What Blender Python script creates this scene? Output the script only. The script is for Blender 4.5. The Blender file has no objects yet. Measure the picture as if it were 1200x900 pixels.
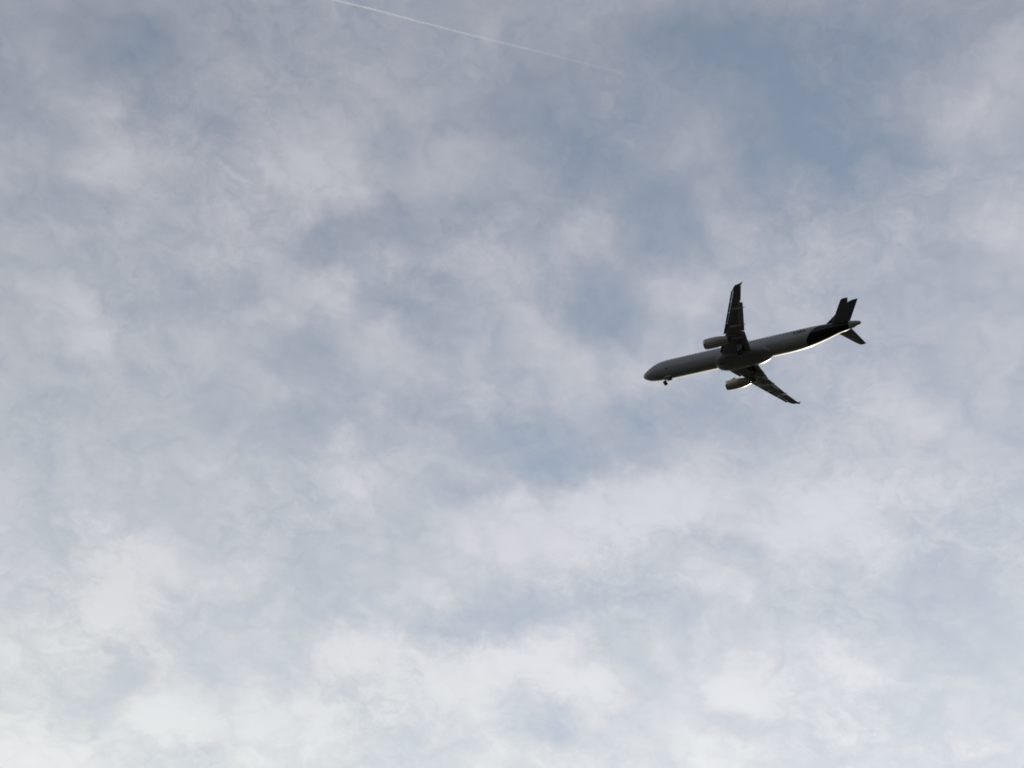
import bpy, bmesh, math, random
import numpy as np
from mathutils import Matrix, Vector

random.seed(7)
S = bpy.context.scene
COL = S.collection

# ------------------------------------------------------------------ camera
CAM_POS = Vector((0.0, 0.0, 1.65))
CAM_ROT = Matrix(((0.982284, -0.187399, 0.0),
                  (-0.129008, -0.676218, -0.725318),
                  (0.135924, 0.712468, -0.688414)))
cam_data = bpy.data.cameras.new('camera')
cam_data.sensor_width = 36.0
cam_data.lens = 39.0
cam_data.clip_start = 0.1
cam_data.clip_end = 200000.0
cam = bpy.data.objects.new('camera', cam_data)
cam.matrix_world = Matrix.Translation(CAM_POS) @ CAM_ROT.to_4x4()
COL.objects.link(cam)
S.camera = cam

# ------------------------------------------------------------------ sun
SUN_EL, SUN_AZ = 15.0, 30.0            # degrees; azimuth clockwise from +Y
el, az = math.radians(SUN_EL), math.radians(SUN_AZ)
SUN_DIR = Vector((math.sin(az) * math.cos(el), math.cos(az) * math.cos(el), math.sin(el)))
sun_data = bpy.data.lights.new('sun', 'SUN')
sun_data.energy = 4.5
sun_data.angle = math.radians(0.53)
sun_data.color = (1.0, 0.86, 0.66)
sun = bpy.data.objects.new('sun', sun_data)
sun.rotation_euler = SUN_DIR.to_track_quat('Z', 'Y').to_euler()
sun.location = (0, 0, 400)
COL.objects.link(sun)

# ------------------------------------------------------------------ view
S.view_settings.view_transform = 'Standard'
S.view_settings.look = 'None'
S.view_settings.exposure = 0.0
S.view_settings.gamma = 1.0
S.view_settings.use_curve_mapping = False
S.cycles.use_denoising = True
S.cycles.denoiser = 'OPENIMAGEDENOISE'
S.cycles.sample_clamp_indirect = 1.5
S.cycles.filter_width = 1.7
S.cycles.max_bounces = 6
S.cycles.transparent_max_bounces = 16

# ------------------------------------------------------------------ sky with its cloud cover
# The cloud cover is a field over the dome of the sky, kept in a chart of directions around a
# fixed compass bearing (north, 43.5 degrees up).  Banks and gaps are listed by bearing in that
# chart (1300 units to the radian), broken up by noise, and lit by a phase function of the sun.
CH_EL = math.radians(43.5)
CH_F = Vector((0, math.cos(CH_EL), math.sin(CH_EL)))
CH_E = Vector((1, 0, 0))
CH_N = CH_E.cross(CH_F)
TILT = math.radians(-10.8)               # the list was sketched with the head tilted this much

BANKS = [  # x, y, half-width, half-height, turn, change of cover
 (145,45,58,40,20,-.62),(135,75,22,20,0,-.3),(175,105,28,12,45,-.4),(188,130,16,14,0,-.2),(8,12,40,40,0,-.22),
 (15,95,20,25,0,-.2),(80,158,20,24,0,-.3),(25,130,22,22,0,-.2),(20,45,20,22,0,.15),(75,108,25,14,20,.12),
 (140,118,20,26,0,.28),(125,170,50,50,0,.2),(245,105,42,26,0,.15),(205,150,30,15,0,-.15),(262,152,38,15,0,-.3),
 (300,28,42,18,0,-.18),(236,16,26,10,25,-.25),(262,14,14,10,0,.12),(255,212,16,9,20,-.15),(65,232,32,20,0,-.2),
 (285,255,55,45,20,.3),(370,210,42,35,0,.2),(375,287,22,16,-10,-.5),(222,256,12,8,0,-.1),(103,297,5,11,-30,-.3),
 (410,195,36,45,0,.35),(440,120,52,34,0,.15),(458,180,17,26,0,-.32),(510,202,32,26,0,.27),(530,150,32,20,20,-.2),
 (540,60,42,26,0,-.1),(598,128,26,32,0,-.4),(655,140,30,36,0,-.55),(620,200,28,24,30,.12),(692,205,34,30,0,-.5),
 (660,258,26,22,0,-.4),(570,255,36,22,0,-.45),(440,264,38,17,-8,-.5),(500,240,20,16,0,.12),(692,273,26,20,-35,.4),
 (765,262,36,34,0,-.5),(750,180,42,40,0,-.4),(780,40,42,32,0,-.38),(700,60,30,22,0,-.15),(760,100,32,22,0,-.1),(640,60,26,22,0,-.15),
 (890,120,150,100,0,-.2),(560,560,110,40,0,-.08),(950,125,80,110,0,-.42),(945,150,30,70,8,-.2),(850,40,70,50,0,-.42),(1060,40,70,60,0,-.38),(1000,180,52,40,0,-.35),(880,200,25,36,0,-.4),
 (835,200,26,42,0,.2),(812,258,30,34,0,-.42),(880,245,40,9,-12,.15),(970,280,62,26,0,.15),(1130,150,50,32,-25,.12),(1180,275,40,52,0,.3),
 (1080,205,30,30,0,-.1),(1170,50,30,60,0,-.08),
 (60,350,52,50,0,.1),(95,330,30,30,0,.1),(145,360,14,42,0,-.12),(225,353,26,10,0,-.2),(250,410,46,30,0,.12),(50,442,26,24,0,-.1),(285,330,20,20,0,-.12),
 (366,352,46,26,-25,.4),(360,402,40,24,10,-.42),(336,345,18,14,0,-.15),(380,468,26,30,20,-.22),(358,502,22,15,0,-.25),(300,540,42,26,0,.15),
 (200,560,42,40,0,.12),(240,500,32,20,0,-.12),(335,516,15,12,0,-.12),(390,545,35,30,0,.12),
 (430,350,14,22,0,-.25),(490,360,36,26,0,-.32),(500,387,26,11,15,-.2),(465,440,44,26,10,.22),(430,395,40,14,0,.12),(490,475,46,14,10,-.38),
 (640,392,28,22,0,.17),(598,482,14,26,-20,-.3),(705,362,38,28,0,-.65),(728,392,24,14,0,-.3),(725,440,52,25,0,.32),(610,520,60,30,0,-.42),
 (560,560,60,18,10,-.2),(577,488,14,16,0,.17),(745,495,24,20,0,-.4),(782,482,40,20,0,-.25),(750,533,30,14,20,-.45),(670,562,42,20,0,-.3),
 (770,300,38,18,0,-.2),(480,552,30,18,0,.15),(640,330,40,36,20,.08),(775,582,64,26,0,.32),(570,350,36,40,0,.02),(670,305,40,20,0,-.1),(790,340,34,14,0,.18),
 (830,462,40,30,0,-.2),(850,492,42,24,0,-.2),(905,332,50,40,0,.12),(960,492,30,26,0,-.15),(1100,432,26,24,0,-.2),(1110,312,42,20,0,-.15),
 (1070,462,52,32,0,.15),(880,522,50,20,0,.08),(980,542,60,40,0,.15),(1050,572,62,40,0,.2),(882,602,32,15,20,-.2),(1150,400,36,50,0,.08),
 (150,692,52,58,25,.45),(60,752,30,15,0,.15),(108,842,30,18,0,-.36),(142,800,32,20,0,-.3),(50,808,42,18,0,-.15),(30,882,62,36,0,.5),
 (71,803,8,10,0,.35),(185,850,70,26,0,.36),(228,888,24,11,0,-.35),(235,730,50,42,0,-.12),(350,650,28,40,0,-.2),(388,716,30,24,20,-.36),
 (330,862,50,40,0,.3),(300,795,42,16,0,-.15),(395,842,10,22,0,-.18),(70,645,70,40,0,-.05),
 (430,762,44,24,0,.32),(485,620,20,15,0,-.2),(540,692,26,12,0,.17),(555,732,52,15,-8,-.45),(590,702,52,20,0,-.3),(640,706,32,14,0,-.25),
 (640,640,72,34,0,.36),(716,702,30,10,15,-.25),(762,704,36,14,0,-.22),(715,640,6,40,0,-.17),(620,802,72,30,0,.4),(690,812,30,26,0,.3),
 (632,840,30,14,32,-.58),(660,866,20,10,35,-.3),(480,822,62,26,0,.3),(450,862,32,11,20,-.25),(640,884,52,18,15,.3),(750,780,42,42,0,-.12),
 (900,622,52,34,0,.28),(985,612,70,34,0,.36),(860,646,62,9,8,-.27),(820,682,42,20,0,.2),(1062,605,36,12,25,-.32),(870,806,52,26,10,.36),(986,786,46,26,20,.36),
 (800,720,30,16,0,-.15),(1130,722,62,42,0,-.25),(1060,702,62,42,0,-.15),(950,722,32,30,0,-.15),(912,790,14,22,20,-.25),(840,842,22,10,15,-.2),
 (620,612,98,34,0,.22),(560,600,40,22,0,.15),(690,596,34,26,0,.15),(775,588,66,36,0,.3),(750,560,36,20,0,.22),(830,600,44,30,0,.12),
 (715,575,8,22,0,-.2),(700,548,30,9,-10,-.25),(640,560,60,10,-4,-.25),(893,590,8,24,10,-.2),(950,590,44,24,0,.18),(1020,625,36,24,0,.15),(1085,585,30,30,0,.15),
 (1150,560,44,34,0,.18),(1120,520,30,14,0,.12),(1170,600,20,30,0,-.12),(1010,500,60,24,0,.12),(905,555,34,14,0,.15),
 (345,335,24,17,0,.22),(392,338,22,24,0,.25),(418,352,6,26,10,-.3),(355,388,30,8,0,.1),(445,172,7,34,0,-.15),(352,262,7,24,15,-.2),(160,122,7,18,0,-.25),
 (785,345,34,16,0,.2),(825,335,16,18,0,.2),(755,368,18,12,0,.12),(830,372,14,24,0,.1),(680,262,12,9,0,.25),(712,290,14,10,0,.2),(655,300,16,10,0,.15),
 (415,762,26,20,0,.15),(455,752,26,16,0,.15),(500,770,26,18,0,.12),(545,790,36,20,0,.2),(585,770,30,20,0,.15),(640,772,34,20,0,.2),(690,790,24,20,0,.2),(470,722,30,10,0,-.15),
 (150,842,22,18,0,.2),(195,830,26,18,0,.2),(235,848,24,18,0,.15),(300,835,26,20,0,.2),(345,830,24,18,0,.15),(270,842,8,18,0,-.18),(180,802,34,9,0,-.15),
 (130,672,26,30,0,.18),(170,660,20,24,0,.15),(120,720,32,20,0,.15),(205,690,10,40,10,-.2),(90,660,16,40,0,-.12),
 (850,790,24,18,0,.2),(890,812,26,18,0,.2),(965,770,22,18,0,.2),(1005,795,22,16,0,.2),(935,800,8,26,0,-.18),(930,690,36,18,0,.12),(860,700,30,22,0,.15),(1040,760,30,24,0,.12),
 (235,405,30,20,0,.12),(275,420,24,18,0,.12),(160,470,34,24,0,.12),(90,480,30,20,0,.1),(105,395,22,34,0,.1),(30,400,26,40,0,.12),(330,450,24,14,0,.1),(420,445,30,20,0,.12),
 (500,430,24,18,0,.15),(430,500,26,14,0,-.12),(540,470,24,8,10,.15),(530,530,26,10,15,.12),(405,540,26,22,0,.15),(450,570,30,16,0,.1),(300,600,40,26,0,.12),(250,570,26,20,0,.12),
 (170,200,30,24,0,.15),(110,190,26,20,0,.12),(215,185,26,20,0,.12),(190,240,30,18,0,.1),(330,190,28,22,0,.12),(320,130,34,20,0,.1),(390,150,26,16,0,.12),(400,225,22,18,0,.15),
 (540,300,30,18,0,.12),(590,310,26,14,0,.1),(610,370,22,20,0,.12),(560,400,24,14,0,-.1),(520,330,20,12,0,-.12),
 (1060,812,62,20,0,-.15),(820,872,32,32,0,.17),(1190,642,20,14,0,.12),(1090,620,20,10,0,-.1),
]
NC, NR = 63, 54                          # knots: two ramps of 32 side by side, three rows to a ramp
X0, X1, Y0, Y1 = -0.53, 0.53, -0.45, 0.45

def cover_grid():
    """cover at the NC x NR knots of the chart"""
    gx = np.linspace(X0, X1, NC)[None, :].repeat(NR, 0)
    gy = np.linspace(Y0, Y1, NR)[:, None].repeat(NC, 1)
    c, s = math.cos(TILT), math.sin(TILT)
    px = 600 + 1300 * (c * gx - s * gy)
    py = 450 - 1300 * (s * gx + c * gy)
    q = np.clip((py - 500) / 200, 0, 1)
    f = 0.99 + 0.24 * q * q * (3 - 2 * q)
    for x, y, a, b, t, d in BANKS:
        t = math.radians(t)
        u = (px - x) * math.cos(t) + (py - y) * math.sin(t)
        v = -(px - x) * math.sin(t) + (py - y) * math.cos(t)
        r2 = (u / (a + 3)) ** 2 + (v / (b + 3)) ** 2
        f += 1.25 * d * np.exp(-0.55 * r2 ** 1.3)
    return f

class G:
    """tiny node-graph helper"""
    def __init__(self, nt):
        self.nt = nt
    def new(self, t, **kw):
        n = self.nt.nodes.new(t)
        for k, v in kw.items():
            setattr(n, k, v)
        return n
    def put(self, sock, v):
        if isinstance(v, bpy.types.NodeSocket):
            self.nt.links.new(v, sock)
        elif isinstance(v, (tuple, list, Vector)) and sock.type == 'RGBA' and len(v) == 3:
            sock.default_value = (*v, 1)
        else:
            sock.default_value = v
    def m(self, op, a, b=0.0, c=0.0, clamp=False):
        n = self.new('ShaderNodeMath', operation=op, use_clamp=clamp)
        for i, v in enumerate((a, b, c)):
            self.put(n.inputs[i], v)
        return n.outputs[0]
    def v(self, op, a, b=(0, 0, 0), out=0):
        n = self.new('ShaderNodeVectorMath', operation=op)
        self.put(n.inputs[0], a)
        if op == 'SCALE':
            self.put(n.inputs['Scale'], b)
        else:
            self.put(n.inputs[1], b)
        return n.outputs['Value'] if op in ('DOT_PRODUCT', 'LENGTH') else n.outputs[0]
    def mix(self, f, a, b, clamp=True):
        n = self.new('ShaderNodeMix', data_type='RGBA', clamp_factor=clamp)
        self.put(n.inputs['Factor'], f)
        self.put(n.inputs[6], a); self.put(n.inputs[7], b)
        return n.outputs[2]
    def mixf(self, f, a, b):
        n = self.new('ShaderNodeMix', data_type='FLOAT', clamp_factor=True)
        self.put(n.inputs['Factor'], f)
        self.put(n.inputs[2], a); self.put(n.inputs[3], b)
        return n.outputs[0]
    def noise(self, vec, scale, detail=6, rough=0.55, dist=0.0, lac=2.0):
        n = self.new('ShaderNodeTexNoise', noise_dimensions='3D')
        self.put(n.inputs['Vector'], vec)
        n.inputs['Scale'].default_value = scale
        n.inputs['Detail'].default_value = detail
        n.inputs['Roughness'].default_value = rough
        n.inputs['Lacunarity'].default_value = lac
        n.inputs['Distortion'].default_value = dist
        return n
    def rng(self, v, a, b, c, d, kind='LINEAR'):
        n = self.new('ShaderNodeMapRange', interpolation_type=kind)
        for i, q in enumerate((v, a, b, c, d)):
            self.put(n.inputs[i], q)
        return n.outputs[0]
    def comb(self, x, y, z):
        n = self.new('ShaderNodeCombineXYZ')
        for i, q in enumerate((x, y, z)):
            self.put(n.inputs[i], q)
        return n.outputs[0]

world = bpy.data.worlds.new('World')
S.world = world
world.use_nodes = True
wt = world.node_tree
wt.nodes.clear()
g = G(wt)
out = g.new('ShaderNodeOutputWorld')
bg = g.new('ShaderNodeBackground')
bg.inputs['Strength'].default_value = 0.1
wt.links.new(bg.outputs[0], out.inputs[0])
sky = g.new('ShaderNodeTexSky', sky_type='NISHITA', sun_disc=False)
sky.sun_elevation = el
sky.sun_rotation = az
sky.altitude = 300
sky.air_density = 1.0
sky.dust_density = 0.2
sky.ozone_density = 1.5

D = g.new('ShaderNodeTexCoord').outputs['Generated']
dz = g.v('DOT_PRODUCT', D, (0, 0, 1))
# the plane of the cloud layer, seen in perspective
inv = g.m('DIVIDE', 1.0, g.m('ADD', g.m('MAXIMUM', dz, 0.0), 0.45))
Q = g.v('MULTIPLY', g.v('SCALE', D, inv), (1, 1, 0))
# chart of directions
fd = g.m('MAXIMUM', g.v('DOT_PRODUCT', D, CH_F), 0.15)
cx = g.m('DIVIDE', g.v('DOT_PRODUCT', D, CH_E), fd)
cy = g.m('DIVIDE', g.v('DOT_PRODUCT', D, CH_N), fd)
# ragged edges: the field is warped at two sizes
w1 = g.noise(Q, 14.0, 5, 0.6).outputs['Color']
w1 = g.v('SCALE', g.v('SUBTRACT', w1, (.5, .5, .5)), 0.055)
w2 = g.noise(Q, 55.0, 4, 0.6).outputs['Color']
w2 = g.v('SCALE', g.v('SUBTRACT', w2, (.5, .5, .5)), 0.026)
W = g.v('ADD', w1, w2)
sx = g.new('ShaderNodeSeparateXYZ'); g.put(sx.inputs[0], W)
cx = g.m('ADD', cx, sx.outputs[0]); cy = g.m('ADD', cy, sx.outputs[1])
u = g.rng(cx, X0, X1, 0.0, 1.0)
v = g.rng(cy, Y0, Y1, 0.0, NR - 1.0)
grid = cover_grid()
LO, HI = -0.7, 2.5
HALF = (NC + 1) // 2
uL = g.m('MULTIPLY', u, 2.0, clamp=True)
uR = g.m('MULTIPLY_ADD', u, 2.0, -1.0, clamp=True)
right = g.m('GREATER_THAN', u, 0.5)
acc = None
for r in range(0, NR, 3):
    pair = []
    for c0, uu in ((0, uL), (HALF - 1, uR)):
        n = g.new('ShaderNodeValToRGB')
        n.color_ramp.interpolation = 'B_SPLINE'
        e = n.color_ramp.elements
        while len(e) < HALF:
            e.new(0.5)
        for i in range(HALF):
            e[i].position = i / (HALF - 1)
        for i in range(HALF):
            e[i].color = (*((grid[r:r + 3, c0 + i] - LO) / (HI - LO)), 1)
        g.put(n.inputs[0], uu)
        pair.append(n.outputs[0])
    sep = g.new('ShaderNodeSeparateColor')
    g.put(sep.inputs[0], g.mix(right, pair[0], pair[1]))
    for k in range(3):
        acc = sep.outputs[k] if acc is None else g.mixf(g.rng(v, r + k - 1.0, r + k, 0.0, 1.0), acc, sep.outputs[k])
cover = g.rng(acc, 0, 1, LO, HI)
# beyond the listed banks: the same broken cover from noise alone
far = g.rng(g.noise(Q, 7.0, 6, 0.55).outputs[0], 0.3, 0.7, 0.5, 1.3)
edge = g.m('MAXIMUM', g.m('SUBTRACT', g.m('ABSOLUTE', cx), 0.50), g.m('SUBTRACT', g.m('ABSOLUTE', cy), 0.42))
cover = g.mixf(g.rng(edge, 0.0, 0.12, 0.0, 1.0, 'SMOOTHSTEP'), cover, far)
# texture of the layer itself: rounded puffs with creases between, broken by finer wisps
wq = g.v('ADD', Q, g.v('SCALE', g.v('SUBTRACT', g.noise(Q, 18.0, 4, 0.6).outputs['Color'], (.5, .5, .5)), 0.07))
def billow(scale):
    n = g.noise(wq, scale, 0, 0.5).outputs[0]
    return g.m('SUBTRACT', g.m('ABSOLUTE', g.m('MULTIPLY_ADD', n, 4.0, -2.0)), 0.5)
puff = g.m('ADD', g.m('MULTIPLY', billow(13.0), 0.28), g.m('ADD', g.m('MULTIPLY', billow(27.0), 0.19), g.m('MULTIPLY', billow(58.0), 0.10)))
t1 = g.noise(Q, 13.0, 10, 0.62, 0.3).outputs[0]
t2 = g.noise(wq, 85.0, 7, 0.66, 0.5).outputs[0]
wisp = g.rng(g.noise(Q, 7.0, 2, 0.5).outputs[0], 0.40, 0.62, 0.15, 0.95)
tex = g.m('ADD', puff, g.m('MULTIPLY', g.m('SUBTRACT', t1, 0.5), 0.80))
tex = g.m('MULTIPLY', g.m('ADD', tex, g.m('MULTIPLY', g.m('SUBTRACT', t2, 0.5), g.m('MULTIPLY', wisp, 1.15))), 1.18)
cover = g.m('ADD', cover, tex)
a = g.rng(cover, -0.22, 1.62, 0.0, 1.0)
a = g.mixf(0.5, a, g.m('POWER', a, 0.75))
# sunlight scattered through the layer
mu = g.v('DOT_PRODUCT', D, SUN_DIR)
ph = g.m('POWER', g.m('MULTIPLY', g.m('ADD', mu, 1.0), 0.5), 5.0)
low = g.m('POWER', g.m('SUBTRACT', 1.0, g.m('MAXIMUM', dz, 0.12)), 2.0)     # more cloud in the way towards the horizon
lum = g.m('MULTIPLY_ADD', low, 6.5, g.m('MULTIPLY_ADD', ph, 1.8, 3.75))
lum = g.m('MULTIPLY', lum, g.rng(mu, -0.5, 0.4, 0.38, 1.0, 'SMOOTHSTEP'))
cl = g.new('ShaderNodeMix', data_type='RGBA'); g.put(cl.inputs['Factor'], g.m('MULTIPLY', low, 2.4, clamp=True))
g.put(cl.inputs[6], (0.96, 0.98, 1.10)); g.put(cl.inputs[7], (0.988, 1.016, 1.014))
thick = g.m('MULTIPLY_ADD', g.m('MINIMUM', g.m('SUBTRACT', cover, 1.0), 0.9), 0.15, 0.99)   # fuller parts scatter more
cloud = g.v('SCALE', cl.outputs[2], g.m('MULTIPLY', lum, thick))
# thin veil under the blue
veil = g.v('SCALE', (0.86, 0.98, 1.14), g.m('MULTIPLY', lum, g.m('MULTIPLY_ADD', low, 0.98, 0.395)))
clear = g.v('ADD', g.v('SCALE', sky.outputs[0], g.m('MAXIMUM', g.m('MULTIPLY_ADD', low, -1.5, 0.70), 0.1)), veil)
g.put(bg.inputs['Color'], g.mix(a, clear, cloud))

# ------------------------------------------------------------------ materials
def mat(name, base, rough=0.4, metal=0.0, coat=0.0, vary=0.12, scale=0.8, spec=0.5, build=None):
    m = bpy.data.materials.new(name)
    m.use_nodes = True
    k = G(m.node_tree)
    b = m.node_tree.nodes['Principled BSDF']
    co = k.new('ShaderNodeTexCoord').outputs['Object']
    st = k.v('MULTIPLY', co, (0.35, 1.0, 1.0))           # grime streaks run along the airflow
    n = k.noise(st, scale, 6, 0.6).outputs[0]
    f = k.rng(n, 0.3, 0.75, 0.0, 1.0)
    dark = tuple(c * (1 - vary) for c in base)
    col = k.mix(f, base, dark)
    if build:
        col = build(k, co, col)
    k.put(b.inputs['Base Color'], col)
    k.put(b.inputs['Roughness'], k.rng(n, 0.3, 0.7, rough * 0.85, rough * 1.25))
    b.inputs['Metallic'].default_value = metal
    b.inputs['Coat Weight'].default_value = coat
    b.inputs['Coat Roughness'].default_value = 0.06
    b.inputs['Specular IOR Level'].default_value = spec
    return m

def livery(k, co, col):
    """navy tail with a curved front edge, white tail cone behind it, skin joints"""
    s = k.new('ShaderNodeSeparateXYZ'); k.put(s.inputs[0], co)
    x, y, z = s.outputs
    q = k.m('ADD', z, 1.95)
    edge = k.m('ADD', k.m('MULTIPLY_ADD', q, 0.5, 33.75), k.m('MULTIPLY', k.m('MULTIPLY', q, q), 0.13))
    nav = k.m('MULTIPLY', k.m('GREATER_THAN', x, edge), k.m('LESS_THAN', x, k.m('MULTIPLY_ADD', z, 0.12, 41.75)))
    # circumferential skin joints every 2.1 m
    fr = k.m('ABSOLUTE', k.m('SUBTRACT', k.m('FRACT', k.m('DIVIDE', x, 2.13)), 0.5))
    j = k.m('LESS_THAN', fr, 0.008)
    col = k.mix(k.m('MULTIPLY', j, 0.35), col, (0.2, 0.2, 0.2))
    # radome joint
    rj = k.m('LESS_THAN', k.m('ABSOLUTE', k.m('SUBTRACT', x, 1.45)), 0.03)
    col = k.mix(k.m('MULTIPLY', rj, 0.5), col, (0.2, 0.2, 0.2))
    return k.mix(nav, col, (0.003, 0.0045, 0.011))

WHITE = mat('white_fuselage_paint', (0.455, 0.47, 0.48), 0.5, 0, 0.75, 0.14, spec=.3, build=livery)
FAIR = mat('grey_fairing_paint', (0.32, 0.33, 0.335), 0.36, 0, 0.15, 0.22)
GREY = mat('grey_wing_paint', (0.32, 0.335, 0.35), 0.42, 0, 0, 0.25)
GREY2 = mat('pale_fairing_paint', (0.36, 0.37, 0.37), 0.38, 0, 0, 0.2)
SLAT = mat('slat_paint', (0.20, 0.20, 0.205), 0.5, 0, 0, 0.15)
NAC = mat('nacelle_paint_bounce_tint', (0.58, 0.51, 0.44), 0.34, 0, 0.2, 0.22)  # warm brown of bounced sunlight on the engines is put into this colour
LIP = mat('polished_inlet_lip', (0.62, 0.62, 0.62), 0.22, 1.0, 0, 0.1)
HOT = mat('burnt_exhaust_metal', (0.16, 0.14, 0.12), 0.45, 0.8, 0, 0.3)
DARK = mat('dark_recess', (0.025, 0.025, 0.027), 0.6, 0, 0, 0.2)
NAVY = mat('navy_paint', (0.003, 0.0045, 0.011), 0.5, 0, 0, 0.1, spec=.25)
EMBL = mat('emblem_paint', (0.09, 0.095, 0.11), 0.4, 0, 0, 0.05)
GLASS = mat('dark_window_glass', (0.015, 0.017, 0.02), 0.12, 0, 0, 0.1)
RUBBER = mat('tyre_rubber', (0.02, 0.02, 0.02), 0.8, 0, 0, 0.2)
STEEL = mat('gear_steel', (0.22, 0.22, 0.23), 0.4, 0.5, 0, 0.2)
RED = mat('red_beacon_lens', (0.35, 0.02, 0.02), 0.2, 0, 0, 0.05)

# ------------------------------------------------------------------ mesh helpers
def obj(name, bm, m, parent=None, smooth=True):
    bmesh.ops.recalc_face_normals(bm, faces=bm.faces)
    me = bpy.data.meshes.new(name)
    bm.to_mesh(me); bm.free()
    me.materials.append(m)
    if smooth:
        me.polygons.foreach_set('use_smooth', [True] * len(me.polygons))
        me.set_sharp_from_angle(angle=math.radians(38))
    o = bpy.data.objects.new(name, me)
    COL.objects.link(o)
    if parent:
        o.parent = parent
    return o

def loft(rings, bm=None, cap0=True, cap1=True, closed=True):
    bm = bm or bmesh.new()
    R = [[bm.verts.new(p) for p in r] for r in rings]
    n = len(R[0])
    for A, B in zip(R[:-1], R[1:]):
        for i in range(n if closed else n - 1):
            j = (i + 1) % n
            bm.faces.new((A[i], A[j], B[j], B[i]))
    if cap0: bm.faces.new(R[0][::-1])
    if cap1: bm.faces.new(R[-1])
    return bm

def pchip(xs, ys, x):
    xs, ys = np.array(xs, float), np.array(ys, float)
    h = np.diff(xs); d = np.diff(ys) / h
    m = np.zeros_like(xs)
    m[0], m[-1] = d[0], d[-1]
    for i in range(1, len(xs) - 1):
        if d[i - 1] * d[i] > 0:
            w1, w2 = 2 * h[i] + h[i - 1], h[i] + 2 * h[i - 1]
            m[i] = (w1 + w2) / (w1 / d[i - 1] + w2 / d[i])
    k = np.clip(np.searchsorted(xs, x) - 1, 0, len(h) - 1)
    t = (x - xs[k]) / h[k]
    return ((2*t**3-3*t**2+1)*ys[k] + (t**3-2*t**2+t)*h[k]*m[k] + (-2*t**3+3*t**2)*ys[k+1] + (t**3-t**2)*h[k]*m[k+1])

def ellipse_ring(x, zc, ry, rz, n=72, p=2.0, yc=0.0):
    r = []
    for i in range(n):
        t = 2 * math.pi * i / n
        c, s = math.cos(t), math.sin(t)
        r.append((x, yc + ry * math.copysign(abs(c) ** (2 / p), c), zc + rz * math.copysign(abs(s) ** (2 / p), s)))
    return r

def foil(xle, chord, z, thick, y, n=14, camber=0.015, ang=0.0):
    """aerofoil section in the x-z plane; ang turns the trailing edge down about the leading edge"""
    pts = []
    def yt(t):
        return 5 * thick * (0.2969 * math.sqrt(t) - 0.126 * t - 0.3516 * t**2 + 0.2843 * t**3 - 0.1015 * t**4) + 0.0015
    ts = [0.5 * (1 - math.cos(math.pi * i / n)) for i in range(n + 1)]
    for t in reversed(ts):
        pts.append((t, camber * 4 * t * (1 - t) + yt(t)))
    for t in ts[1:]:
        pts.append((t, camber * 4 * t * (1 - t) - yt(t)))
    ca, sa = math.cos(ang), math.sin(ang)
    return [(xle + chord * (px * ca + pz * sa), y, z + chord * (-px * sa + pz * ca)) for px, pz in pts]

def panel(secs):
    return loft([foil(**s) for s in secs])

def tube(pts, rad, n=12, bm=None):
    bm = bm or bmesh.new()
    P = [Vector(p) for p in pts]
    rad = rad if isinstance(rad, (list, tuple)) else [rad] * len(P)
    rings = []
    for i, p in enumerate(P):
        d = (P[min(i + 1, len(P) - 1)] - P[max(i - 1, 0)]).normalized()
        a = d.orthogonal().normalized(); b = d.cross(a)
        rings.append([p + rad[i] * (a * math.cos(2*math.pi*k/n) + b * math.sin(2*math.pi*k/n)) for k in range(n)])
    # keep the rings aligned
    for i in range(1, len(rings)):
        k0 = min(range(n), key=lambda k: (rings[i][k] - P[i] - (rings[i-1][0] - P[i-1])).length)
        rings[i] = rings[i][k0:] + rings[i][:k0]
    return loft(rings, bm)

def slab(poly, thick, axis='y', bm=None):
    """flat polygon given in 3-D, thickened along an axis"""
    bm = bm or bmesh.new()
    d = {'x': Vector((thick / 2, 0, 0)), 'y': Vector((0, thick / 2, 0)), 'z': Vector((0, 0, thick / 2))}[axis]
    return loft([[Vector(p) - d for p in poly], [Vector(p) + d for p in poly]], bm)

def wheel_bm(c, r, w, n=32):
    prof = [(-.5, .55), (-.5, .8), (-.42, .94), (-.25, 1.0), (.25, 1.0), (.42, .94), (.5, .8), (.5, .55)]
    return loft([[(c[0] + r*q*math.cos(2*math.pi*i/n), c[1] + w*s, c[2] + r*q*math.sin(2*math.pi*i/n)) for i in range(n)] for s, q in prof], None, False, False)

def rim_bm(c, r, w, n=32):
    prof = [(-.42, .1), (-.47, .3), (-.40, .4), (-.46, .56), (.46, .56), (.40, .4), (.47, .3), (.42, .1)]
    return loft([[(c[0] + r*q*math.cos(2*math.pi*i/n), c[1] + w*s, c[2] + r*q*math.sin(2*math.pi*i/n)) for i in range(n)] for s, q in prof])

# ------------------------------------------------------------------ the airliner
# body axes: x aft from the nose, y to starboard, z up
AIR_ROT = Matrix(((0.811182, 0.583247, 0.042512), (-0.582447, 0.812295, -0.030525), (-0.052336, 0.0, 0.99863)))
AIR_LOC = Vector((44.018, 147.043, 159.922 + 1.65))
plane = bpy.data.objects.new('airliner', None)
plane.matrix_world = Matrix.Translation(AIR_LOC) @ AIR_ROT.to_4x4() @ Matrix.Translation((-22, 0, 0))
plane.empty_display_size = 3
plane['label'] = 'white twin engine jet airliner with navy tail and lowered landing gear flying under the clouds'
plane['category'] = 'airplane'
COL.objects.link(plane)

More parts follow.
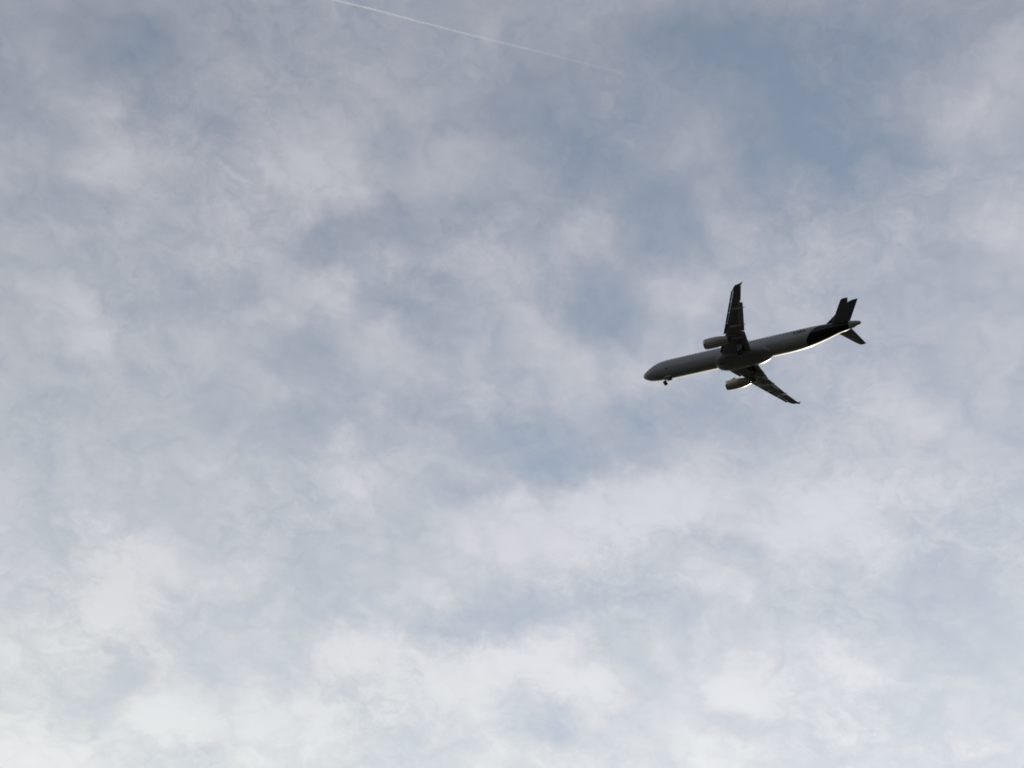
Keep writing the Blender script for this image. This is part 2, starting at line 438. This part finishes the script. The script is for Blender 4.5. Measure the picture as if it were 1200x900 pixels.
# fuselage ------------------------------------------------------------
ST = [  # x, z top, z bottom, half width
 (0.00, -0.48, -0.62, 0.06), (0.10, -0.22, -0.86, 0.34), (0.35, 0.02, -1.12, 0.62), (0.8, 0.32, -1.40, 0.95),
 (1.5, 0.72, -1.66, 1.30), (2.3, 1.20, -1.84, 1.58), (3.1, 1.62, -1.95, 1.76), (4.2, 1.92, -2.02, 1.90), (5.6, 2.05, -2.06, 1.965),
 (7.0, 2.07, -2.07, 1.975), (30.0, 2.07, -2.07, 1.975), (32.0, 2.07, -1.98, 1.965), (34.0, 2.06, -1.66, 1.90), (36.0, 2.05, -1.18, 1.72), (38.0, 2.01, -0.62, 1.42),
 (40.0, 1.92, -0.04, 1.05), (42.0, 1.80, 0.30, 0.80), (43.3, 1.58, 0.60, 0.52), (43.85, 1.40, 0.78, 0.33), (44.0, 1.28, 0.90, 0.20)]
sx_ = [s[0] for s in ST]
def fus(x):
    t, b, w = (float(pchip(sx_, [s[k] for s in ST], np.array([x]))[0]) for k in (1, 2, 3))
    return 0.5 * (t + b), w, 0.5 * (t - b)
xs = sorted(set([0, .03, .06, .1, .16, .24, .35, .5, .65, .8] + [round(1 + .25 * i, 3) for i in range(25)] + [7.5 + 1.5 * i for i in range(15)]
                + [30 + .4 * i for i in range(34)] + [43.5, 43.7, 43.9, 44.0]))
rings = []
for x in xs:
    zc, ry, rz = fus(x)
    rings.append(ellipse_ring(x, zc, ry, rz))
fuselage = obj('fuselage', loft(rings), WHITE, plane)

def skin(x, z, off=0.0, side=-1):
    """point on the fuselage skin at height z on a side, and its outward normal"""
    zc, ry, rz = fus(x)
    q = max(-0.999, min(0.999, (z - zc) / rz))
    y = side * ry * math.sqrt(1 - q * q)
    nrm = Vector((0, y / ry**2, (z - zc) / rz**2)).normalized()
    return Vector((x, y, z)) + nrm * off

def skin_patch(pts, side, off=0.012, sub=1):
    """a patch lying on the skin; pts are (x, z) outline"""
    bm = bmesh.new()
    bm.faces.new([bm.verts.new(skin(x, z, off, side)) for x, z in pts])
    lower = [bm.verts.new(skin(x, z, -0.02, side)) for x, z in pts]
    top = list(bm.verts)[:len(pts)]
    for i in range(len(pts)):
        j = (i + 1) % len(pts)
        bm.faces.new((top[i], top[j], lower[j], lower[i]))
    return bm

# exhaust opening of the tail cone
obj('exhaust_outlet', loft([ellipse_ring(44.0 + d, 1.10, .15 * k, .14 * k, 24) for d, k in ((-.05, 1), (.012, 1), (.012, .8), (-.04, .75))]), HOT, fuselage)

# cabin windows: a row on each side
win = {}
for side in (-1, 1):
    o = obj('cabin_window', skin_patch([(10 + 0.13 * math.cos(t), 0.62 + 0.19 * math.sin(t)) for t in [2*math.pi*i/12 for i in range(12)]], side), GLASS, fuselage)
    win[side] = o
    xsw = [x for x in [6.7 + .66 * i for i in range(42)] if not any(abs(x - d) < .7 for d in (13.2, 20.4, 27.6))]
    for i, x in enumerate(xsw):
        c = o if i == 0 else o.copy()
        if i:
            COL.objects.link(c); c.parent = fuselage
        c.location = (x - 10, 0, 0)

# doors: raised frames around the four doors of each side
for side in (-1, 1):
    for x, z0, z1, w in ((5.3, -.55, 1.3, .42), (13.2, -.4, 1.25, .36), (27.6, -.4, 1.25, .36), (32.6, -.5, 1.3, .40)):
        bm = bmesh.new()
        for a0, a1, b0, b1 in ((x - w, x - w + .045, z0, z1), (x + w - .045, x + w, z0, z1), (x - w + .05, x + w - .05, z0, z0 + .05), (x - w + .05, x + w - .05, z1 - .05, z1)):
            k = 7
            A = [bm.verts.new(skin(a0, b0 + (b1 - b0) * i / k, .008, side)) for i in range(k + 1)]
            B = [bm.verts.new(skin(a1, b0 + (b1 - b0) * i / k, .008, side)) for i in range(k + 1)]
            for i in range(k):
                bm.faces.new((A[i], A[i + 1], B[i + 1], B[i]))
        obj('passenger_door', bm, FAIR, fuselage)

# cockpit windows
for side in (-1, 1):
    for pts in ([(1.95, .55), (2.5, .55), (2.75, .95), (2.35, 1.0)], [(2.58, .52), (3.15, .55), (3.25, .92), (2.83, .95)], [(1.45, .45), (1.88, .52), (2.25, 1.02), (1.95, .90)]):
        obj('cockpit_window', skin_patch(pts, side), GLASS, fuselage)

# registration letters below the rear windows
def text_mesh(txt, size):
    cu = bpy.data.curves.new('letters', 'FONT')
    cu.body = txt; cu.size = size; cu.extrude = 0.006; cu.offset = 0.022
    t = bpy.data.objects.new('letters', cu)
    COL.objects.link(t)
    me = bpy.data.meshes.new_from_object(t.evaluated_get(bpy.context.evaluated_depsgraph_get()))
    bpy.data.objects.remove(t); bpy.data.curves.remove(cu)
    return me
for side in (-1, 1):
    me = text_mesh('D-AIRW', 0.68)
    me.materials.append(NAVY)
    xsv = [v.co.x for v in me.vertices]
    wdt = max(xsv)
    for v in me.vertices:
        lx, lz, d = v.co.x, v.co.y, v.co.z
        x = 31.75 + lx * 2.45 / wdt if side < 0 else 31.75 + 2.45 - lx * 2.45 / wdt
        p = skin(x, -0.08 + lz, 0.012 + d, side)
        v.co = p
    o = bpy.data.objects.new('registration_mark', me)
    COL.objects.link(o); o.parent = fuselage

# aerials, drain masts and beacon under the belly
for x, h in ((9.0, .28), (13.0, .33), (29.0, .30)):
    zc, ry, rz = fus(x)
    zb = zc - rz
    obj('blade_antenna', slab([(x, 0, zb + .02), (x + .42, 0, zb + .02), (x + .40, 0, zb - h), (x + .2, 0, zb - h)], .05), GREY2, fuselage)
bm = bmesh.new()
bmesh.ops.create_uvsphere(bm, u_segments=16, v_segments=10, radius=.13)
bmesh.ops.translate(bm, vec=(18.9, 0, -2.72), verts=bm.verts)
obj('beacon_light', bm, RED, fuselage)
# intake scoop and probe near the nose
obj('static_port', skin_patch([(5.75 + .17 * math.cos(t), -1.15 + .17 * math.sin(t)) for t in [2*math.pi*i/12 for i in range(12)]], -1), DARK, fuselage)

# belly fairing --------------------------------------------------------
BF = [(15.7, -1.55, .5, .35), (16.0, -1.50, 1.35, .72), (16.6, -1.40, 1.82, 1.02), (17.6, -1.30, 2.12, 1.30), (19.0, -1.25, 2.25, 1.42), (22.5, -1.25, 2.25, 1.42),
      (24.2, -1.28, 2.18, 1.34), (25.4, -1.35, 1.92, 1.12), (26.3, -1.48, 1.45, .80), (27.0, -1.62, .8, .46), (27.3, -1.7, .3, .2)]
bx = [b[0] for b in BF]
rings = []
for x in np.arange(15.7, 27.31, .29):
    zc, ry, rz = (float(pchip(bx, [b[k] for b in BF], np.array([x]))[0]) for k in (1, 2, 3))
    rings.append(ellipse_ring(float(x), zc, ry, rz, 64, 2.7))
belly = obj('belly_fairing', loft(rings), FAIR, plane)
for side in (-1, 1):
    obj('air_inlet', slab([(16.9, side * .62, -2.52), (17.5, side * .62, -2.665), (17.5, side * 1.0, -2.655), (16.9, side * 1.0, -2.50)], .05, 'z'), DARK, belly)

# wings ----------------------------------------------------------------
def zw(y):
    y = abs(y)
    return -1.30 + .086 * (y - 2) + .0011 * max(0, y - 4) ** 2
def xle(y):
    return 17.40 + .532 * (abs(y) - 2.4)
def xte(y):
    y = abs(y)
    return 23.55 + .085 * (y - 1.9) if y < 6.9 else 23.975 + .296 * (y - 6.9)
def ate(y):                                  # trailing edge outboard of the flaps
    return 25.55 + .37 * (abs(y) - 13.6)

def wing(s):
    w = bpy.data.objects.new('wing', None)
    # main box: from behind the slats to ahead of the flaps
    secs = []
    for y in (1.2, 2.4, 2.6, 4.5, 6.9, 9.2, 11.5, 13.35, 13.36, 14.5, 15.6, 15.89, 15.91, 16.3, 16.49, 16.51, 16.75, 16.95):
        a = xle(y) + (.22 if y < 2.5 else .36 if y < 15.9 else .12)
        b = xte(y) - (.86 - .02 * y) if y < 13.355 else ate(y) - (.40 if y < 16.5 else 0)
        if y > 16.0:
            a += (y - 16.0) ** 2 * .38
        th = .60 / (b - a) * (1.35 - y * .052) if y < 16 else .09
        secs.append(dict(xle=a, chord=b - a, z=zw(y), thick=min(.15, .115 + .03 * (1 - y / 17)), y=s * y, camber=.012, ang=math.radians(2.5 - y * .15)))
    w = obj('wing', panel(secs), GREY, plane)
    # slats drooped ahead of the leading edge
    for y0, y1 in ((2.55, 5.0), (6.75, 9.0), (9.08, 11.3), (11.38, 13.6), (13.68, 15.95)):
        obj('slat', panel([dict(xle=xle(y) - .08, chord=.56 - .010 * y, z=zw(y) - .13, thick=.16, y=s * y, camber=.10, ang=math.radians(-22)) for y in (y0, y1)]), SLAT, w)
    # flaps, two panels, lowered
    for y0, y1 in ((2.1, 6.82), (6.98, 13.30)):
        obj('flap', panel([dict(xle=xte(y) - (1.35 - .028 * y), chord=1.42 - .03 * y, z=zw(y) - .24, thick=.13, y=s * y, camber=.02, ang=math.radians(22)) for y in (y0, y1)]), GREY, w)
    # aileron
    obj('aileron', panel([dict(xle=ate(y) - .46, chord=.46, z=zw(y) - .02, thick=.12, y=s * y, camber=0, ang=math.radians(6)) for y in (13.40, 16.5)]), GREY, w)
    # spoiler hinge strip and fuel panels read as fine lines: flap-track canoes
    for y, x0, x1, r in ((12.25, 23.3, 25.95, .17), (8.45, 21.5, 24.75, .22), (5.6, 20.9, 24.0, .20), (4.55, 22.0, 24.0, .17)):
        rings = []
        for t, k in ((0, .04), (.06, .45), (.18, .85), (.4, 1.0), (.62, .95), (.82, .62), (.95, .25), (1, .04)):
            rings.append(ellipse_ring(x0 + (x1 - x0) * t, zw(y) - .42 - .30 * t, r * .72 * k, r * 1.35 * k, 20, 2, s * y))
        obj('flap_track_fairing', loft(rings), GREY2, w)
    # tip fence
    y = 17.0
    z = zw(y)
    obj('wing_fence', slab([(26.1, s*y, z - .02), (26.55, s*y, z + .14), (26.9, s*y, z + .28), (27.12, s*y, z + .32), (27.08, s*y, z + .14), (26.95, s*y, z), (27.0, s*y, z - .2), (27.0, s*y, z - .32), (26.8, s*y, z - .28), (26.4, s*y, z - .12)], .06), GREY, w)
    return w

wings = {s: wing(s) for s in (-1, 1)}

# engines --------------------------------------------------------------
def revolve(prof, yc, zc, n=48, droop=0.0):
    return loft([ellipse_ring(x, zc + droop * (x - 18), r, r, n, 2, yc) for x, r in prof], None, False, False)

def engine(s):
    yc, zc = s * 6.05, -1.86
    e = obj('engine', revolve([(15.90, 0.804), (15.75, 0.842), (15.66, 0.898), (15.66, 0.935), (15.74, 0.977), (15.95, 1.019), (16.4, 1.057), (17.2, 1.071), (18.2, 1.047), (19.0, 0.963), (19.7, 0.823), (20.3, 0.654), (20.45, 0.608),
                               (20.43, 0.570), (20.1, 0.580), (19.3, 0.561)], yc, zc), NAC, plane)
    obj('inlet_lip', revolve([(15.92, 0.785), (15.76, 0.827), (15.64, 0.893), (15.63, 0.940), (15.72, 0.986), (15.93, 1.027), (16.0, 1.032)], yc, zc), LIP, e)
    obj('inlet_duct', revolve([(15.91, 0.795), (16.3, 0.767), (16.9, 0.785)], yc, zc), NAC, e)
    # fan: 22 blades and a spinner
    bm = bmesh.new()
    for k in range(22):
        t = 2 * math.pi * k / 22
        pts = []
        for r, dx, da in ((.22, 0, 0), (.765, -.02, .06), (.765, .10, .34), (.22, .12, .2)):
            pts.append((16.85 + dx, yc + r * math.cos(t + da), zc + r * math.sin(t + da)))
        for th in (0, .012):
            bm.faces.new([bm.verts.new((p[0] + th, p[1], p[2])) for p in pts])
    obj('fan', bm, HOT, e)
    obj('fan_hub', loft([ellipse_ring(x, zc, r, r, 24, 2, yc) for x, r in ((16.45, .02), (16.55, .1), (16.75, .2), (16.98, .26))]), DARK, e)
    obj('fan_backing', loft([ellipse_ring(x, zc, 0.78, 0.78, 32, 2, yc) for x in (17.05, 17.1)]), DARK, e)
    obj('exhaust_plug', loft([ellipse_ring(x, zc, r, r, 24, 2, yc) for x, r in ((19.5, .60), (19.6, .45), (20.1, .36), (20.6, .22), (20.95, .03))]), HOT, e)
    # strakes and the bulge of the starter door
    obj('nacelle_strake', slab([(16.7, yc - s * .74, zc + .74), (17.7, yc - s * .74, zc + .74), (17.7, yc - s * .90, zc + .92), (17.2, yc - s * .90, zc + .92)], .03, 'z'), NAC, e)
    # joints of the cowls: thin proud bands
    for x, r in ((17.05, 1.068), (18.9, .972)):
        obj('cowl_joint', revolve([(x, r - .01), (x + .004, r + .004), (x + .05, r + .004), (x + .054, r - .01)], yc, zc), FAIR, e)
    # pylon
    def pyl(x, z0, z1, w):
        return [(x, yc - w, z0), (x, yc - w, z1), (x, yc + w, z1), (x, yc + w, z0)]
    zt = zw(6.05)
    obj('pylon', loft([pyl(16.9, zc + .97, zc + 1.09, .04), pyl(17.8, zc + .87, zt - .05, .17), (pyl(19.6, zc + .65, zt + .1, .2)), pyl(21.2, zc + .5, zt - .1, .2), pyl(22.6, zt - .42, zt - .15, .12), pyl(23.1, zt - .3, zt - .2, .03)]), FAIR, plane)
    return e
for s in (-1, 1):
    engine(s)

# tail surfaces --------------------------------------------------------
for s in (-1, 1):
    h = obj('horizontal_stabilizer', panel([dict(xle=39.35 + .62 * (y - 1.9) if y < 6.1 else 42.05 + (y - 6.1) * 1.3, chord=(42.05 + .262 * (y - 1.6)) - (39.35 + .62 * (y - 1.9)) - (.0 if y < 6.1 else .1),
                                            z=1.1 + .1 * y, thick=.095, y=s * y, camber=-.006) for y in (.35, 1.2, 3, 5, 6.05, 6.24)]), GREY, plane)
    obj('elevator', panel([dict(xle=(42.05 + .262 * (y - 1.6)) - (.95 - .09 * y), chord=.98 - .09 * y, z=1.1 + .1 * y - .003, thick=.105, y=s * y, camber=0, ang=math.radians(-2)) for y in (1.25, 6.0)]), GREY, h)

fin_secs = []
FIN = [(1.55, 36.0, 42.05), (2.15, 36.7, 42.0), (2.75, 37.45, 42.13), (4.0, 38.55, 42.45), (5.5, 39.8, 42.87), (6.8, 40.95, 43.24), (7.3, 41.45, 43.39), (7.6, 41.82, 43.48), (7.8, 42.25, 43.55), (7.88, 42.75, 43.58)]
rings = []
for z, a, b in FIN:
    r = foil(xle=a, chord=b - a, z=0, thick=.09, y=0, camber=0)
    rings.append([(p[0], p[2], z) for p in r])
fin = obj('vertical_stabilizer', loft(rings), NAVY, plane)
def fin_y(x, z):
    zs = [f[0] for f in FIN]
    a = np.interp(z, zs, [f[1] for f in FIN]); b = np.interp(z, zs, [f[2] for f in FIN])
    t = min(1, max(0.0, (x - a) / (b - a)))
    return 5 * .09 * (b - a) * (0.2969 * math.sqrt(t) - 0.126 * t - 0.3516 * t**2 + 0.2843 * t**3 - 0.1015 * t**4)
# round emblem: a thin ring with a stylised bird in flight
for s in (-1, 1):
    bm = bmesh.new()
    cx_, cz_, R0, R1 = 41.0, 4.85, 1.05, 1.13
    n = 64
    A = []; B = []
    for i in range(n):
        t = 2 * math.pi * i / n
        for L, r in ((A, R0), (B, R1)):
            x, z = cx_ + r * math.cos(t), cz_ + r * math.sin(t)
            L.append(bm.verts.new((x, s * (fin_y(x, z) + .012), z)))
    for i in range(n):
        j = (i + 1) % n
        bm.faces.new((A[i], A[j], B[j], B[i]))
    for poly in ([(-.85, -.1), (-.2, .05), (.25, .12), (.75, .55), (.3, .0), (.55, -.1), (.1, -.1), (-.25, -.06)], [(.15, -.12), (.62, -.3), (.8, -.1), (.5, -.14)], [(-.1, -.1), (.35, -.5), (.6, -.42), (.25, -.13)]):
        f = [bm.verts.new((cx_ + px, s * (fin_y(cx_ + px, cz_ + pz) + .02), cz_ + pz)) for px, pz in poly]
        bm.faces.new(f)
    bmesh.ops.triangulate(bm, faces=[f for f in bm.faces if len(f.verts) > 4])
    obj('bird_emblem', bm, EMBL, fin)
# rudder split line
rings = []
for z in (2.3, 7.7):
    zs = [f[0] for f in FIN]
    b = float(np.interp(z, zs, [f[2] for f in FIN])); a = float(np.interp(z, zs, [f[1] for f in FIN]))
    c0 = b - .30 * (b - a)
    r = foil(xle=c0, chord=b - c0 + .01, z=0, thick=.20, y=0, camber=0)
    rings.append([(p[0], p[2], z) for p in r])
obj('rudder', loft(rings), NAVY, fin)

# landing gear ---------------------------------------------------------
ng = obj('nose_gear', tube([(5.25, 0, -1.75), (5.1, 0, -2.8), (5.07, 0, -3.55)], [.13, .11, .085]), STEEL, plane)
obj('drag_brace', tube([(4.3, 0, -1.95), (5.08, 0, -2.95)], .06), STEEL, ng)
obj('axle', tube([(5.07, -.34, -3.58), (5.07, .34, -3.58)], .07), STEEL, ng)
for s in (-1, 1):
    wl = obj('wheel', wheel_bm((5.07, s * .26, -3.58), .39, .24), RUBBER, ng)
    obj('rim', rim_bm((5.07, s * .26, -3.58), .39, .24), STEEL, wl)
    obj('gear_door', slab([(5.1, s * .42, -1.98), (6.3, s * .42, -1.98), (6.2, s * .50, -2.62), (5.15, s * .50, -2.62)], .03), GREY2, ng)
bm = bmesh.new()
for s in (-1, 1):
    tube([(4.90, s * .14, -2.35), (4.98, s * .14, -2.35)], [.10, .11], 16, bm)
obj('taxi_light', bm, STEEL, ng)
for s in (-1, 1):
    mg = obj('main_gear', tube([(21.6, s * 3.75, -1.25), (21.85, s * 3.80, -2.5), (21.9, s * 3.8, -3.55)], [.2, .18, .13]), STEEL, plane)
    obj('side_brace', tube([(21.8, s * 2.3, -1.7), (21.85, s * 3.75, -2.5)], .08), STEEL, mg)
    obj('axle', tube([(21.9, s * 3.8 - .6, -3.55), (21.9, s * 3.8 + .6, -3.55)], .11), STEEL, mg)
    obj('gear_door', slab([(21.2, s * 4.12, -1.45), (22.5, s * 4.12, -1.45), (22.35, s * 4.0, -3.05), (21.4, s * 4.0, -3.05)], .04), FAIR, mg)
    for d in (-.46, .46):
        wl = obj('wheel', wheel_bm((21.9, s * 3.8 + d, -3.55), .58, .42), RUBBER, mg)
        obj('rim', rim_bm((21.9, s * 3.8 + d, -3.55), .58, .42), STEEL, wl)
    # open bay of the leg in the wing root
    obj('gear_bay', slab([(21.0, s * 2.3, zw(2.3) - .40), (22.5, s * 2.3, zw(2.3) - .36), (22.3, s * 3.9, zw(3.9) - .30), (21.3, s * 3.9, zw(3.9) - .34)], .04, 'z'), DARK, mg)

# ------------------------------------------------------------------ contrail of a far aircraft
def chart_dir(px, py):
    c, s = math.cos(TILT), math.sin(TILT)
    a_, b_ = (px - 600) / 1300, (450 - py) / 1300
    gx, gy = c * a_ + s * b_, -s * a_ + c * b_
    return (CH_F + CH_E * gx + CH_N * gy).normalized()
def at_height(d, h):
    return CAM_POS + d * ((h - CAM_POS.z) / d.z)
H = 9500.0
A_ = at_height(chart_dir(381, -3), H); B_ = at_height(chart_dir(770, 96), H)
dirc = (B_ - A_)
L = dirc.length
dirc.normalize()
A2 = A_ - dirc * 4500.0                       # runs on beyond the frame towards the aircraft that made it
Ltot = L + 4500.0
trail = bpy.data.materials.new('ice_trail')
trail.use_nodes = True
tt = trail.node_tree; tt.nodes.clear()
k = G(tt)
mo = k.new('ShaderNodeOutputMaterial')
co = k.new('ShaderNodeTexCoord').outputs['Object']
s_ = k.new('ShaderNodeSeparateXYZ'); k.put(s_.inputs[0], co)
fade = k.rng(s_.outputs[0], 4500.0 + .15 * L, Ltot, 1.0, 0.0)
fade = k.m('POWER', fade, 1.4)
nz = k.noise(k.v('MULTIPLY', co, (1, 2, 2)), 0.004, 5, 0.6).outputs[0]
al = k.m('MULTIPLY', fade, k.rng(nz, 0.3, 0.65, 0.75, 1.0))
df = k.new('ShaderNodeBsdfDiffuse'); df.inputs[0].default_value = (.84, .93, 1.0, 1)
tl = k.new('ShaderNodeBsdfTranslucent'); tl.inputs[0].default_value = (.84, .93, 1.0, 1)
mx = k.new('ShaderNodeMixShader'); mx.inputs[0].default_value = .5
tt.links.new(df.outputs[0], mx.inputs[1]); tt.links.new(tl.outputs[0], mx.inputs[2])
tr = k.new('ShaderNodeBsdfTransparent')
m2 = k.new('ShaderNodeMixShader')
k.put(m2.inputs[0], k.m('MULTIPLY', al, 0.38))
tt.links.new(tr.outputs[0], m2.inputs[1]); tt.links.new(mx.outputs[0], m2.inputs[2])
tt.links.new(m2.outputs[0], mo.inputs['Surface'])
bm = bmesh.new()
NS = 160
for scale in (1.0,):
    rs = []
    for i in range(NS + 1):
        t = i / NS
        w = (8.0 + 2.5 * t) * scale * (1 + .08 * math.sin(i * .31))
        oy, oz = 2 * math.sin(i * .17) + 1.2 * math.sin(i * .41), 2 * math.cos(i * .13)
        rs.append([(Ltot * t, oy + w * math.cos(a), oz + w * math.sin(a)) for a in [2*math.pi*q/10 for q in range(10)]])
    loft(rs, bm)
ct = obj('contrail', bm, trail)
ct.matrix_world = Matrix.Translation(A2) @ dirc.to_track_quat('X', 'Z').to_matrix().to_4x4()
ct['label'] = 'thin white contrail fading out across the cloudy sky'
ct['category'] = 'contrail'

# ------------------------------------------------------------------ ground far below the flight path
gm = bpy.data.materials.new('dark_grassland')
gm.use_nodes = True
k = G(gm.node_tree)
b = gm.node_tree.nodes['Principled BSDF']
co = k.new('ShaderNodeTexCoord').outputs['Object']
n1 = k.noise(co, 0.004, 6, 0.6).outputs[0]
n2 = k.noise(co, 1.5, 6, 0.65).outputs[0]
c1 = k.mix(k.rng(n1, .4, .6, 0, 1), (.019, .023, .016), (.034, .033, .027))
c1 = k.mix(k.rng(n2, .3, .7, 0, .5), c1, (.014, .017, .012))
k.put(b.inputs['Base Color'], c1)
b.inputs['Roughness'].default_value = 0.95
b.inputs['Specular IOR Level'].default_value = 0.1
bm = bmesh.new()
bmesh.ops.create_circle(bm, cap_ends=True, segments=96, radius=60000.0)
ground = obj('ground', bm, gm, None, False)
ground['kind'] = 'structure'
